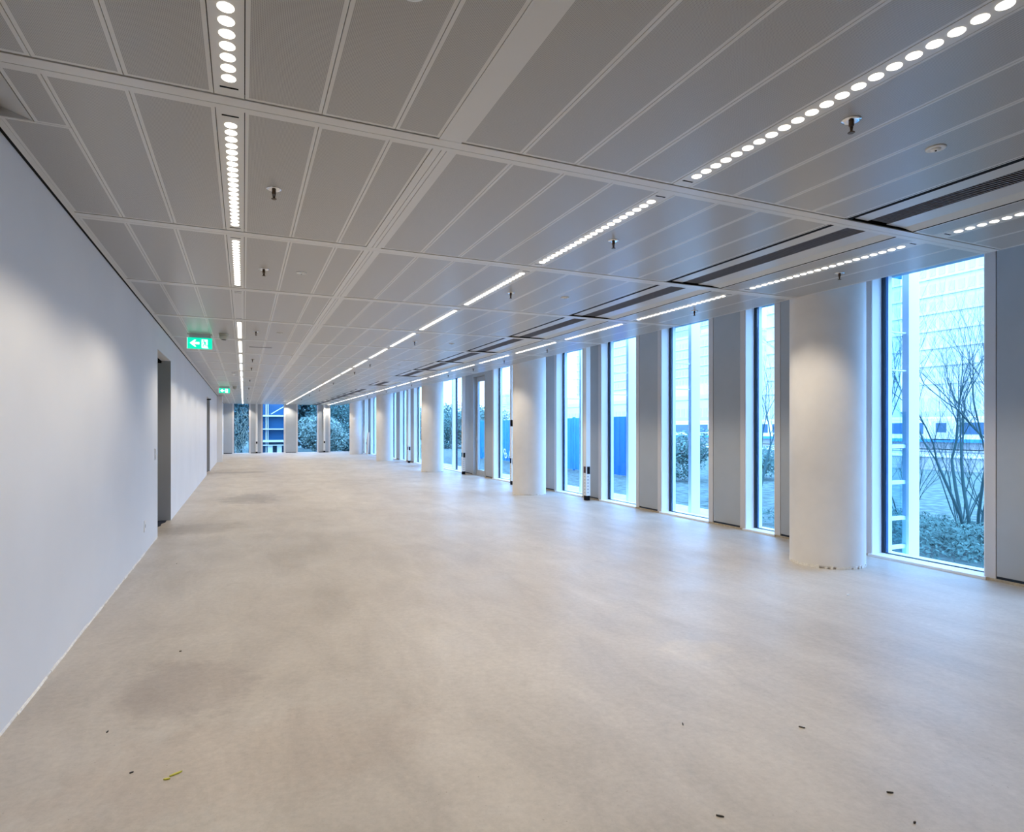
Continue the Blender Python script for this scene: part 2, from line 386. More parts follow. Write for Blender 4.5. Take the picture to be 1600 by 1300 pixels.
COLS = [(-.944, -.69), (-.69, -.41), (-.41, -.108), (.004, .30), (.30, .61), (.61, .812), (.918, 1.22), (1.22, 1.515), (1.515, 1.81), (1.81, 2.11),
        (2.222, 2.54), (2.54, 2.855), (2.855, 3.16), (3.16, 3.452), (4.115, 4.312), (4.43, 4.745), (4.745, XE - .012)]
EXTRA = [(3.452, 3.78), (3.78, 4.115)]       # plain panels where a bay has no vent
STRIPS = [(-.108, .004), (2.11, 2.222), (4.312, 4.43)]
VENTS = [k for k in range(-2, 19) if k not in (7, 9)]
cache = {}; far = MB(); count = 0
for k in range(-2, 19):
    y0 = Yb(k) + BW; y1 = min(Yb(k + 1), YE - .005)
    cols = COLS + ([] if k in VENTS else EXTRA)
    for (a, b) in cols:
        if k == 0 and a == -.944: continue       # bay with the open access flap, built below
        if k <= 13 and k >= -1:
            key = (round(b - a, 4), round(y1 - y0, 4))
            if key not in cache: cache[key] = panel_mesh(*key).mesh('ceiling_panel', [M['ceil_beam'], M['perf']])
            obj('ceiling_panel', cache[key], ce, (a, y0, 0)); count += 1
        else:
            p = panel_mesh(b - a, y1 - y0)
            far.add([(v[0] + a, v[1] + y0, v[2]) for v in p.v], p.f, 0); far.mi[-len(p.mi):] = p.mi
tag(far.build('far_panels', [M['ceil_beam'], M['perf']], ce), kind='stuff')
for k in range(-2, 19):                       # cross beams, two strips with a fine joint
    y = Yb(k); mb = MB(); xe = XE - .012
    mb.box(-.944, xe, y + .006, y + .070, -.003, .02); mb.box(-.944, xe, y + .073, y + BW, -.003, .02); mb.box(-.944, xe, y + .06, y + .08, .004, .018)
    mb.build('cross_beam', M['ceil_beam'], ce)
    y1 = min(Yb(k + 1), YE); mb = MB()
    if k == -1: mb.box(.812, .918, y + BW, y1 + .006, -.0025, .02)
    else:
        for a, b in ((.814, .853), (.856, .879), (.882, .918)): mb.box(a, b, y + BW, y1 + .006, -.0025, .02)
        mb.box(.83, .90, y + BW, y1 + .006, .004, .018)
    mb.build('spine_beam', M['ceil_beam'], ce)
MB().box(XL, XE, YB, Yb(-2), 0, .02).build('rear_ceiling', M['perf'], ce)
# the flap in the first left panel: panel split round a hatch hinged up into the void
k = 0; y0 = Yb(0) + BW; y1 = Yb(1)
for (a, b, c, d) in ((-.944, -.69, 3.222, y1), (-.823, -.69, y0, 3.222)):
    panel_mesh(b - a, d - c).build('ceiling_panel', [M['ceil_beam'], M['perf']], ce, (a, c, 0))
mb = MB(); mb.prism([(-.826, 0), (-.826, .006), (-.968, .062), (-.970, .05)], y0, 3.216, 'y'); mb.build('access_flap', M['ceil_white'], ce)
mb = MB(); mb.box(-.972, -.826, 3.2165, 3.221, .0, .08); mb.box(-.972, -.944, y0, 3.216, .063, .075); mb.build('flap_end', M['ceil_beam'], ce)

# ------------------------------------------------------------------ strip luminaires
LR = .0250
lens_me = MB().lathe([(LR, 0), (LR, -.002), (LR * .8, -.0045), (LR * .4, -.006), (.0005, -.0065)], 20, cap0=True, cap1=False).mesh('lens', M['lens'])
rows = ['left', 'middle', 'window-side']
tile_cache = {}
for ri, (a, b) in enumerate(STRIPS):
    xc = (a + b) / 2
    for k in range(-2, 19):
        y0 = Yb(k) + BW; y1 = min(Yb(k + 1), YE - .005); ln = y1 - y0
        lit = not (ri == 0 and k == 2)
        vis = k + 1 if k >= -1 else None
        lab = ('unlit white downlight strip, third whole module of the left row' if not lit else
               ('white strip of round downlights, %s row, behind the camera' % rows[ri] if k == -2 else
                ('white strip of round downlights, %s row, cut by the top of the frame' % rows[ri] if k == -1 else
                 'white strip of round downlights, %s row, %s whole module from the camera' % (rows[ri], ORD[k]))))
        if k == -2: continue
        r = thing('strip_downlight', lab, 'ceiling light', (xc, y0, ZC), 'strip downlights of the %s row' % rows[ri])
        key = (round(b - a, 4), round(ln, 4))
        if key not in tile_cache:
            h = key[0] / 2 - .002; tile_cache[key] = MB().box(-h, h, .002, key[1] - .002, -.0005, .02).mesh('housing', M['ceil_beam'])
            h2 = .033
            tile_cache[key, 's'] = MB().box(-h2, h2, .053, .065, -.0009, .0).mesh('end_slot', M['black'])
            tile_cache[key, 'e'] = MB().box(-h2, h2, key[1] - .072, key[1] - .060, -.0009, .0).mesh('end_slot', M['black'])
        obj('housing', tile_cache[key], r); obj('end_slot', tile_cache[key, 's'], r); obj('end_slot', tile_cache[key, 'e'], r)
        nl = 21 if ln > 1.6 else int((ln - .25) / .0705)
        ys = [.146 + .0705 * i for i in range(nl)]
        if not lit:
            mb = MB()
            mb.box(-.03, .03, .12, ln - .12, -.004, 0); mb.build('lens_cover', M['lens_off'], r); continue
        if -1 <= k <= 3:
            for y in ys: obj('lens', lens_me, r, (0, y, 0))
        else:
            mb = MB()
            for y in ys: mb.lathe([(LR, 0), (LR, -.002), (LR * .6, -.005), (.0005, -.0065)], 10, (0, y, 0), cap0=False, cap1=False)
            mb.build('lens_row', M['lens'], r)['kind'] = 'stuff'
        for j in range(3):
            ld = bpy.data.lights.new('downlight', 'SPOT'); ld.energy = SPOT_W; ld.color = SPOT_COL; ld.spot_size = math.radians(124); ld.spot_blend = .38; ld.shadow_soft_size = .004
            lo = bpy.data.objects.new('downlight_beam', ld); COL.objects.link(lo); lo.parent = r; lo.location = (0, ys[0] + (ys[-1] - ys[0]) * (j + .5) / 3, -.012)

# ------------------------------------------------------------------ ceiling vents (chilled beams)
vm = {}
n = 0
for k in VENTS:
    y0 = Yb(k) + BW; y1 = min(Yb(k + 1), YE - .005); ln = round(y1 - y0, 4)
    if k < -1: continue
    r = thing('ceiling_vent', 'long recessed ceiling vent with grey grille, ' + ('cut by the right edge of the frame' if k == -1 else '%s whole unit from the camera' % ORD[n]), 'vent', (3.452, y0, ZC), 'recessed vents beside the window-side lights')
    if k >= 0: n += 1
    if ln not in vm:
        d = {}
        m_ = MB(); W = .663
        m_.box(0, W, 0, ln, .085, .095)
        m_.box(0, .004, 0, ln, 0, .09); m_.box(W - .004, W, 0, ln, 0, .09); m_.box(.004, W - .004, 0, .004, 0, .09); m_.box(.004, W - .004, ln - .004, ln, 0, .09)
        d['recess'] = m_.mesh('recess', M['dark_gap'])
        d['rim'] = MB().box(.004, .016, .004, ln - .004, 0, .003).mesh('rim', M['ceil_white'])
        for nm, xa, xb in (('face_plate', .062, .205), ('face_plate2', .385, .545)):
            m_ = MB(); m_.box(xa, xb, .006, ln - .006, .012, .016); d[nm] = m_.mesh('face_plate', M['ceil_white'])
        d['slope'] = MB().prism([(.545, .012), (.646, .0), (.646, .003), (.545, .015)], .006, ln - .006, 'y').mesh('sloped_strip', M['cream'])
        m_ = MB(); m_.box(.205, .385, .006, ln - .006, .024, .03); m_.box(.016, .062, .004, ln - .004, .003, .007); d['gb'] = m_.mesh('grille_back_slot_shade', M['black'])  # black backing; the side strip stands in for the slot's shade
        m_ = MB(); nb = int((ln - .02) / .0165)
        for i in range(nb): m_.box(.205, .385, .008 + i * .0165, .008 + i * .0165 + .007, .012, .020)
        m_.box(.205, .211, .02, ln - .02, .012, .022); m_.box(.379, .385, .02, ln - .02, .012, .022)
        d['grille'] = m_.mesh('grille', M['grille'])
        vm[ln] = d
    d = vm[ln]
    for kk, nm in (('recess', 'recess'), ('rim', 'rim'), ('face_plate', 'face_plate'), ('face_plate2', 'face_plate'), ('slope', 'sloped_strip'), ('gb', 'grille_back_slot_shade'), ('grille', 'grille')):
        obj(nm, d[kk], r)

# ------------------------------------------------------------------ columns
cols = [(5.456, 4.41), (5.46, 11.52), (5.46, 18.66), (5.46, 25.80), (5.46, 32.90)]
names = ['nearest the camera', 'second from the camera', 'middle one of the row', 'fourth from the camera', 'farthest, by the end windows']
for i, (x, y) in enumerate(cols):
    r = thing('round_column', 'white round plaster column, ' + names[i], 'column', (x, y, 0), 'round plaster columns along the windows')
    MB().lathe([(.346, .012), (.348, .03), (.348, ZS + .05)], 72, cap0=True, cap1=False).build('shaft', M['plaster'], r)
    mb = MB(); nseg = 90
    for j in range(nseg):
        if random.random() < .16: continue
        a0 = 2 * math.pi * j / nseg; a1 = 2 * math.pi * (j + 1) / nseg; ro = .349 + random.uniform(.0, .006); zt = .014 + random.uniform(0, .02)
        mb.prism([(.33 * math.cos(a0), .33 * math.sin(a0)), (ro * math.cos(a0), ro * math.sin(a0)), (ro * math.cos(a1), ro * math.sin(a1)), (.33 * math.cos(a1), .33 * math.sin(a1))], 0, zt)
    mb.lathe([(.335, 0), (.335, .013)], 40, cap0=False, cap1=False)
    mb.build('plaster_base', M['plaster_edge'], r)
for (x, y), z0, nm in ((cols[1], 1.405, 'second column'), (cols[4], 1.38, 'farthest column')):
    an = math.atan2(x, y); px_, py_ = x - .349 * math.cos(an), y + .349 * math.sin(an)
    r = thing('wall_box', 'small black box mounted on the side of the ' + nm, 'box', (px_, py_, z0), rz=-an)
    MB().box(-.045, .004, -.05, .05, 0, .135).build('case', M['black'], r)
    MB().box(-.048, -.045, -.03, .03, .03, .10).build('face', M['gasket'], r)

# ------------------------------------------------------------------ power posts
posts = [(5.955, 10.02, 0, 'white power post with black outlet between the third and fourth windows', None), (5.955, 13.52, 0, 'white power post half hidden by the second column', None),
         (5.955, 17.12, 0, 'white power post beside the glazed outside door', None), (5.955, 23.62, 0, 'white power post between the third and fourth columns', None),
         (5.955, 32.55, 0, 'white power post between the two farthest columns', None), (.64, 35.93, 1, 'white power post on the far wall, left of its middle', None),
         (4.18, 35.93, 1, 'white power post on the far wall, right of its middle', None)]
for i, (x, y, e, lab, _) in enumerate(posts):
    r = thing('power_post', lab, 'post', (x, y, 0), 'white power posts by the windows', rz=0 if not e else math.pi / 2)
    # local -x faces the room
    rr = r
    if e: r.rotation_euler = (0, 0, math.pi / 2)
    sx = -1 if not e else -1
    MB().box(-.04, .05, -.05, .05, .09, 3.01).build('post_body', M['white_plastic'], r)
    MB().box(-.035, .045, -.045, .045, 0, .09).build('foot', M['black'], r)
    MB().box(-.046, -.04, -.035, .035, .52, .64).build('outlet_panel', M['redplug'] if i == 0 else M['black'], r)
    MB().box(-.02, .04, -.056, -.05, .50, .64).build('outlet_panel', M['black'], r)
    for zz in (.14, .20, .26, .32, .38, .44):
        MB().box(-.043, -.04, -.012, .012, zz, zz + .02).build('socket', M['socket'], r)
        MB().box(-.015, .012, -.053, -.05, zz, zz + .022).build('socket', M['socket'], r)
r = thing('leaning_board', 'white board leaning by the power post near the farthest column', 'board', (5.86, 31.85, 0))
MB().prism([(0, 0), (.02, 0), (.10, 1.15), (.08, 1.15)], 0, .5, 'y').build('board', M['white_plastic'], r)
MB().box(-.01, .0, .2, .24, .5, .8).build('handle', M['socket'], r)

# ------------------------------------------------------------------ sprinklers, speakers, detectors
def lathe_me(prof, nm, m_, n=16, **k): return MB().lathe(prof, n, **k).mesh(nm, m_)
sp_plate = lathe_me([(.040, 0), (.040, -.003), (.028, -.006), (.016, -.006)], 'plate', M['chrome'])
m_ = MB(); m_.lathe([(.011, -.004), (.011, -.024), (.007, -.028)], 10)
m_.tube((.009, 0, -.02), (.003, 0, -.052), .0025, .0025, 6); m_.tube((-.009, 0, -.02), (-.003, 0, -.052), .0025, .0025, 6); m_.tube((0, 0, -.026), (0, 0, -.048), .003, .003, 6)
sp_body = m_.mesh('frame', M['bronze'])
sp_defl = lathe_me([(.013, -.052), (.015, -.054), (.012, -.056)], 'deflector', M['bronze'])
def nearest_label(row, y): return '%s sprinkler of the %s row' % (row, y)
SPR = {'left': (.152, [3.60, 5.45, 9.0, 12.65, 14.45, 18.05, 21.65, 25.25, 28.85]), 'middle': (2.375, [1.80, 3.63, 5.43, 9.07, 12.65, 14.55, 18.25, 21.7, 25.3, 28.9]),
       'window-side': (4.63, [3.62, 5.44, 9.07, 10.9, 12.65, 14.45, 18.05, 21.65, 25.25])}
for row, (x, ys) in SPR.items():
    for i, y in enumerate(ys):
        r = thing('sprinkler', 'chrome and dark ceiling sprinkler, %s one from the camera in the %s row' % (ORD[i], row), 'sprinkler', (x, y, ZC), 'ceiling sprinklers')
        obj('plate', sp_plate, r); obj('frame', sp_body, r); obj('deflector', sp_defl, r)
ring_me = lathe_me([(.042, 0), (.042, -.004), (.032, -.007), (.027, -.004)], 'ring', M['white_plastic'], 24, cap0=True, cap1=True)
dome_me = lathe_me([(.022, -.003), (.020, -.009), (.010, -.012), (.0005, -.0125)], 'dome', M['white_plastic'], 20, cap1=False)
pin_me = lathe_me([(.005, -.011), (.004, -.015)], 'sensor_eye', M['black'], 8)
SEN = [(2.975, 1.82, 'nearest the camera on the right, between sprinkler and vent'), (2.955, 5.40, 'beside the third vent panel row, right of the middle lights'), (.446, 5.44, 'right of the left light row'), (.455, 9.0, 'right of the left light row, farther off'),
       (.466, 1.80, 'cut by the top edge of the frame'), (2.96, 9.06, 'right of the middle lights, farther off'), (2.95, 12.55, 'right of the middle lights, farthest off')]
for x, y, lab in SEN:
    r = thing('ceiling_sensor', 'small round white ceiling sensor, ' + lab, 'sensor', (x, y, ZC), 'round ceiling sensors')
    obj('ring', ring_me, r); obj('dome', dome_me, r); obj('sensor_eye', pin_me, r)
for x, y, wn_ in ((-.255, 9.42, 'near'), (-.258, 21.15, 'far')):
    r = thing('alarm_beacon', 'cream cone shaped alarm unit hanging beside the %s exit sign' % wn_, 'alarm', (x, y, ZC), 'cream ceiling alarms')
    MB().lathe([(.066, 0), (.066, -.012), (.062, -.018)], 28).build('base', M['cream_plastic'], r)
    MB().lathe([(.060, -.018), (.056, -.05), (.045, -.075), (.040, -.079)], 28).build('cone', M['cream_plastic'], r)
    MB().lathe([(.034, -.079), (.028, -.083)], 20).build('sounder', M['black'], r)
r = thing('linear_diffuser', 'thin grey slot diffuser right of the left lights, beyond the unlit module', 'vent', (.08, 10.7, ZC)); MB().box(0, .34, 0, .05, -.003, .001).build('slot', M['grille'], r)
r = thing('ceiling_camera', 'small white device on the ceiling before the far exit sign', 'camera', (-.22, 16.0, ZC)); MB().lathe([(.05, 0), (.045, -.02), (.02, -.05), (.001, -.055)], 16, cap1=False).build('body', M['white_plastic'], r)

# ------------------------------------------------------------------ exit signs
for (x0, x1, y, wn_) in ((-.718, -.408, 9.55, 'nearer'), (-.715, -.403, 21.3, 'farther')):
    r = thing('exit_sign', 'green exit sign with white arrow and running figure, ' + wn_ + ' the camera' if wn_ == 'nearer' else 'green exit sign with white arrow and running figure, farther down the room', 'sign', ((x0 + x1) / 2, y, ZC), 'hanging exit signs')
    W = (x1 - x0) / 2; z0, z1 = -.205, -.052
    MB().box(-W, W, .0, .05, -.014, 0).build('mount', M['sign_edge'], r)
    MB().box(-W + .02, W - .02, .018, .03, z1, -.014).build('hanger', M['sign_edge'], r)
    MB().box(-W, W, .01, .036, z0, z1).build('case', M['sign_green'], r)
    MB().box(-W - .004, -W, .008, .038, z0, z1).build('end_cap', M['sign_white'], r)
    c = (z0 + z1) / 2
    ar = [(-.125, c), (-.065, c + .048), (-.045, c + .048), (-.068, c + .016), (-.005, c + .016), (-.005, c - .016), (-.068, c - .016), (-.045, c - .048), (-.065, c - .048)]
    MB().prism(ar, .008, .010, 'y').build('arrow', M['sign_white'], r)
    ds = MB(); ds.box(.022, .098, .008, .010, c - .056, c + .056); ds.prism([(.098, c - .056), (.112, c - .066), (.03, c - .066), (.022, c - .056)], .008, .010, 'y')
    ds.build('door_pictogram', M['sign_white'], r)
    def limb(m_, a, b, t=.006):
        dx, dz = b[0] - a[0], b[1] - a[1]; q = math.hypot(dx, dz); nx, nz = -dz / q * t, dx / q * t
        m_.prism([(a[0] + nx, a[1] + nz), (b[0] + nx, b[1] + nz), (b[0] - nx, b[1] - nz), (a[0] - nx, a[1] - nz)], .0065, .008, 'y')
    fg = MB(); q = [(.050 + .010 * math.cos(t * math.pi / 5), c + .041 + .010 * math.sin(t * math.pi / 5)) for t in range(10)]; fg.prism(q, .0065, .008, 'y')
    limb(fg, (.056, c + .028), (.068, c - .006), .009); limb(fg, (.056, c + .026), (.036, c + .012), .004); limb(fg, (.036, c + .012), (.032, c - .004), .004)
    limb(fg, (.060, c + .026), (.080, c + .010), .004); limb(fg, (.066, c - .004), (.048, c - .020), .006); limb(fg, (.048, c - .020), (.040, c - .046), .005)
    limb(fg, (.068, c - .004), (.078, c - .028), .006); limb(fg, (.078, c - .028), (.100, c - .030), .005)
    fg.build('running_figure', M['sign_green'], r)

# ------------------------------------------------------------------ wall plates
def plate(y0, y1, z0, z1, name, label, cat, kind):
    r = thing(name, label, cat, (XL, (y0 + y1) / 2, z0)); W = (y1 - y0) / 2; H = z1 - z0
    MB().box(0, .008, -W, W, 0, H).build('plate', M['white_plastic'], r)
    if kind == 'switch':
        MB().box(.008, .013, -W * .75, W * .75, H * .54, H * .94).build('rocker', M['white_plastic'], r)
        MB().box(.008, .013, -W * .75, W * .75, H * .06, H * .46).build('rocker', M['white_plastic'], r)
    else:
        MB().lathe([(.02, 0), (.02, .002)], 16).build('socket_ring', M['socket'], r, (.009, 0, H / 2)).rotation_euler = (0, math.pi / 2, 0)
plate(8.50, 8.58, .98, 1.12, 'light_switch', 'white double light switch on the left wall beside the near doorway', 'switch', 'switch')
plate(7.63, 7.74, .24, .36, 'wall_socket', 'white wall socket low on the left wall before the near doorway', 'socket', 'socket')

# ------------------------------------------------------------------ bits on the floor
def crumb(x, y, sx, sy, rz, m_, name, label, cat, group=None):
    mb = MB(); pts = [(sx * math.cos(t) * random.uniform(.6, 1), sy * math.sin(t) * random.uniform(.6, 1)) for t in [i * math.pi / 3.5 for i in range(7)]]
    mb.prism(pts, 0, min(sx, sy) * .6 + .002); o = mb.build(name, m_); o.location = (x, y, .0005); o.rotation_euler = (0, 0, rz); tag(o, label, cat, group); return o
M['crumb'] = mat('dark_debris', (.05, .045, .04), .9); M['yellow'] = mat('yellow_green_scrap', (.55, .52, .08), .7); M['pale'] = mat('pale_scrap', (.7, .7, .68), .8)
crumb(-.245, 2.736, .030, .006, .5, M['yellow'], 'tape_scrap', 'yellow green scrap on the floor near the bottom left', 'scrap')
crumb(-.275, 2.71, .014, .005, -.2, M['yellow'], 'tape_scrap', 'tiny yellow bit beside the larger yellow green floor scrap', 'scrap')
crumb(4.524, 3.459, .022, .010, .3, M['pale'], 'paper_scrap', 'pale chip on the floor in front of the nearest big window', 'scrap')
CR = [(-.355, 4.231, 'inside the dark square stain'), (1.853, 2.256, 'in the middle foreground'), (2.33, 2.013, 'right of the middle foreground one'), (2.124, 1.37, 'at the bottom edge right of centre'),
      (-.561, 3.24, 'left of the dark square stain'), (1.533, 1.668, 'near the bottom, centre right'), (-.408, 2.818, 'left of the yellow scrap'), (-.619, 6.982, 'near the left wall before the near doorway'), (2.214, 1.521, 'near the bottom right')]
for i, (x, y, lab) in enumerate(CR): crumb(x, y, .008 + .004 * (i % 3), .004, i * 1.1, M['crumb'], 'debris_crumb', 'small dark crumb on the screed floor, ' + lab, 'debris', 'dark crumbs on the floor')

# ------------------------------------------------------------------ outside: fins, brackets
def fin(x0, x1, y0, y1, lab, end=False):
    r = thing('facade_fin', lab, 'fin', (x0, y0, -.35), 'white exterior facade fins')
    if not end: MB().box(0, x1 - x0, 0, y1 - y0, 0, 4.6).build('blade', M['fin'], r)
    else: MB().box(0, x1 - x0, 0, y1 - y0, 0, 4.6).build('blade', M['fin'], r)
    return r
k = -4
while 4.43 + 1.8 * k < 35.5:
    y = 4.43 + 1.8 * k
    r = fin(6.77, 6.95, y, y + .075, 'white vertical facade fin outside the glass, ' + (('%s one nearer than the nearest big window' % ORD[-1 - k]) if k < 0 else '%s from the nearest big window' % ORD[k]))
    if k >= 0 and k % 2 == 0 or k == 3:
        for z in (2.0, 2.42): MB().box(-.36, 0, .03, .05, z + .35, z + .365).build('bracket', M['fin'], r)
    k += 1
r = thing('facade_ladder', 'white exterior ladder rungs between the glass and the nearest fin', 'ladder', (6.40, 4.46, -.35))
for z in (.0, .05 + .35 - .02, .368 + .33, .766 + .33, 1.165 + .33): MB().box(0, .36, 0, .04, z, z + .04).build('rung', M['fin'], r)
MB().box(.33, .36, -.005, .045, 0, 1.9).build('stile', M['side_glass'], r)
MB().box(-.035, 0, -.005, .045, 0, 1.56).build('stile', M['fin'], r)
r = thing('side_pane', 'tinted glass side pane between facade and nearest fin', 'glass pane', (6.335, 4.475, -.3)); MB().box(.12, .43, .04, .052, 0, 4.4).build('pane', M['side_glass'], r)
MB().box(.12, .43, .03, .039, 3.34, 4.4).build('head_bar', M['hoard'], r)

# ------------------------------------------------------------------ outside: ground and roads
GZ = -.42
g = MB(); g.box(XW + .30, 210, -60, 330, GZ - .3, GZ); g.box(-120, XW + .30, YE + .3, 330, GZ - .3, GZ); tag(g.build('ground', M['grass']), 'rough grass outside the windows', kind='structure')
pv = MB(); pv.box(7.6, 9.2, 9, 60, GZ + .001, GZ + .03); tag(pv.build('path', M['paving']), 'light paved path outside', kind='structure')
rb = MB(); rb.box(36, 60, -20, 200, GZ, GZ + .25); tag(rb.build('track_bed', M['gravel']), 'grey track bed behind the bushes', kind='structure')
r = thing('low_wall', 'low grey concrete kerb wall behind the bushes', 'wall', (27, -15, GZ)); MB().box(0, .3, 0, 140, 0, .55).build('kerb', M['concrete'], r); MB().box(-.05, .35, 0, 140, .55, .62).build('coping', M['slabwhite'], r)
r = thing('guard_rail', 'thin dark handrail in front of the track', 'railing', (21, -8, GZ))
MB().box(0, .05, 0, 60, .98, 1.03).build('top_rail', M['train_grey'], r); MB().box(0, .04, 0, 60, .5, .53).build('mid_rail', M['train_grey'], r)
for j in range(25): MB().box(0, .05, j * 2.5, j * 2.5 + .05, 0, .98).build('rail_post', M['train_grey'], r)

# train on the embankment
r = thing('train', 'white passenger train with blue dark windows on the track behind the trees', 'train', (45, 16, GZ + .25))
TL = 78
MB().box(0, 2.8, 0, TL, .55, 2.35).build('body', M['train'], r)
MB().prism([(-.0, 2.35), (.3, 2.75), (2.5, 2.75), (2.8, 2.35)], 0, TL, 'y').build('roof', M['train_grey'], r)
MB().box(-.04, 0, 0, TL, 2.16, 2.35).build('roof_line', M['train'], r)
MB().box(-.03, 0, 0, TL, .55, .78).build('stripe', M['hoard'], r)
MB().box(.3, 2.5, 0, TL, .1, .55).build('underframe', M['train_grey'], r)
y = 1.2; i = 0
while y < TL - 4:
    if i % 4 == 3:
        MB().box(-.03, 0, y, y + 1.3, .70, 2.05).build('door', M['tower'], r); MB().box(-.05, -.03, y + .3, y + 1.0, 1.25, 1.9).build('door_window', M['train_glass'], r); y += 1.9
    else:
        MB().box(-.05, 0, y, y + 2.5, 1.12, 1.92).build('window', M['train_glass'], r); y += 3.1
    i += 1
for j in range(9): MB().lathe([(.4, -.06), (.4, .06)], 14).build('wheel', M['train_grey'], r, (.5, 3 + j * 8.8, .36)).rotation_euler = (0, math.pi / 2, 0)

# blue hoarding
r = thing('hoarding', 'blue corrugated site hoarding with white lettering outside the middle windows', 'hoarding', (12.8, 18.2, GZ))
HL = 17.6; n = 8; pw = HL / n
for j in range(n):
    m_ = MB(); y0 = j * pw + .02
    nc = 12; cw = (pw - .04) / nc
    for c in range(nc): m_.prism([(0, y0 + c * cw), (-.04 if c % 2 else 0, y0 + (c + .15) * cw), (-.04 if c % 2 else 0, y0 + (c + .85) * cw), (0, y0 + (c + 1) * cw), (.05, y0 + (c + 1) * cw), (.05, y0 + c * cw)], .05, 2.22)
    m_.build('hoarding_panel', M['hoard_dark'] if j == 0 else M['hoard'], r)
    MB().box(-.05, .06, j * pw - .03, j * pw + .02, 0, 2.26).build('hoarding_post', M['hoard'], r)
# white marks on the hoarding: an interlocked round emblem and the first letter beside it
em = MB()
def arc(m_, cy, cz, ro, ri, a0, a1, n=14):
    for i in range(n):
        t0 = a0 + (a1 - a0) * i / n; t1 = a0 + (a1 - a0) * (i + 1) / n
        m_.prism([(cy + ri * math.cos(t0), cz + ri * math.sin(t0)), (cy + ro * math.cos(t0), cz + ro * math.sin(t0)), (cy + ro * math.cos(t1), cz + ro * math.sin(t1)), (cy + ri * math.cos(t1), cz + ri * math.sin(t1))], -.062, -.05, 'x')
LY = 29.8 - 18.2; LZ = .01 - GZ
arc(em, LY + .16, LZ + .10, .17, .10, -.3, 3.6); arc(em, LY - .02, LZ - .08, .17, .10, 2.8, 6.7); arc(em, LY + .16, LZ - .05, .13, .07, 3.0, 4.6); arc(em, LY - .02, LZ + .07, .13, .07, -.2, 1.5)
em.box(-.062, -.05, LY - .12, LY + .24, LZ - .02, LZ + .05)
em.build('emblem', M['letter'], r)
lt = MB(); y0 = LY - .46
lt.prism([(y0, LZ - .2), (y0 + .07, LZ - .2), (y0 - .09, LZ + .2), (y0 - .16, LZ + .2)], -.062, -.05, 'x'); lt.prism([(y0 - .32, LZ - .2), (y0 - .25, LZ - .2), (y0 - .09, LZ + .2), (y0 - .16, LZ + .2)], -.062, -.05, 'x'); lt.box(-.062, -.05, y0 - .24, y0 - .02, LZ - .08, LZ - .02)
lt.build('letter_a', M['letter'], r)
r = thing('site_bollard', 'short blue grey box on the ground outside the third window', 'box', (10.6, 10.9, GZ)); MB().box(0, .5, 0, .9, 0, .55).build('body', M['house'], r); MB().box(-.03, .53, -.03, .93, .55, .62).build('lid', M['slabwhite'], r)

# towers far behind
def tower(name, label, x, y, wx, wy, h, fl_h=2.9, pw=1.5):
    r = thing(name, label, 'building', (x, y, GZ))
    MB().box(0, wx, 0, wy, 0, h).build('walls', M['tower'], r)
    nf = int(h / fl_h)
    for j in range(nf):
        z = j * fl_h + 1.0
        me_key = ('band', round(wy), pw)
        m_ = MB(); y0 = .8
        while y0 < wy - 1.2: m_.box(-.06, 0, y0, y0 + pw * .62, 0, 1.5); y0 += pw
        if me_key not in cache: cache[me_key] = m_.mesh('window_band', M['tower_glass'])
        obj('window_band', cache[me_key], r, (0, 0, z))
        m_ = MB(); x0 = .8
        k2 = ('bandx', round(wx), pw)
        while x0 < wx - 1.2: m_.box(x0, x0 + pw * .62, -.06, 0, 0, 1.5); x0 += pw
        if k2 not in cache: cache[k2] = m_.mesh('window_band', M['tower_glass'])
        obj('window_band', cache[k2], r, (0, 0, z))
        MB().box(-.35, 0, 0, wy, z - .55, z - .25).build('floor_band', M['tower'], r)
    MB().box(wx * .3, wx * .7, wy * .3, wy * .7, h, h + 3).build('roof_plant', M['tower'], r)
    MB().box(-.2, wx + .2, -.2, wy + .2, h, h + .8).build('parapet', M['tower'], r)
tower('apartment_tower', 'huge pale apartment slab filling the nearest big window', 105, 44, 18, 56, 52)
tower('apartment_tower', 'pale stepped tower seen through the third window', 128, 132, 16, 30, 30)
tower('apartment_tower', 'taller pale tower behind the stepped one', 150, 165, 18, 36, 46)
tower('office_slab', 'pale wide office slab seen through the fourth window', 118, 172, 16, 34, 58)
tower('far_tower', 'small slim tower seen above the blue hoarding', 112, 262, 8, 12, 17)
tower('low_block', 'low pale block behind the train', 75, 30, 12, 200, 7)

# neighbour building beyond the far wall
r = thing('neighbour_building', 'dark blue glazed building with white floor slabs beyond the far wall', 'building', (.80, 44.5, GZ))
MB().box(0, 2.3, .4, 7, 0, 9).build('core', M['house'], r)
for z, t in ((.60, .06), (.84, .14), (1.69, .07), (2.58, .10), (4.4, .10), (6.2, .10)): MB().box(0, 2.3, -.1, .45, z, z + t).build('floor_slab', M['slabwhite'], r)
for x in (.02, .56, .68, 2.22): MB().box(x, x + .05, .1, .2, 0, 9).build('mullion', M['slabwhite'], r)
for x, w_ in ((.08, .46), (.75, 1.45)): MB().box(x, x + w_, .32, .38, .95, 8.9).build('glazing', M['house_glass'], r)
for x in (.70, 1.28, 1.95): MB().box(x, x + .30, .0, .3, 0, .6).build('white_pier', M['slabwhite'], r)
m_ = MB(); m_.tube((.9, -.2, 2.75), (2.1, -.2, 3.5), .03, .03, 8); m_.build('stair_rail', M['slabwhite'], r)

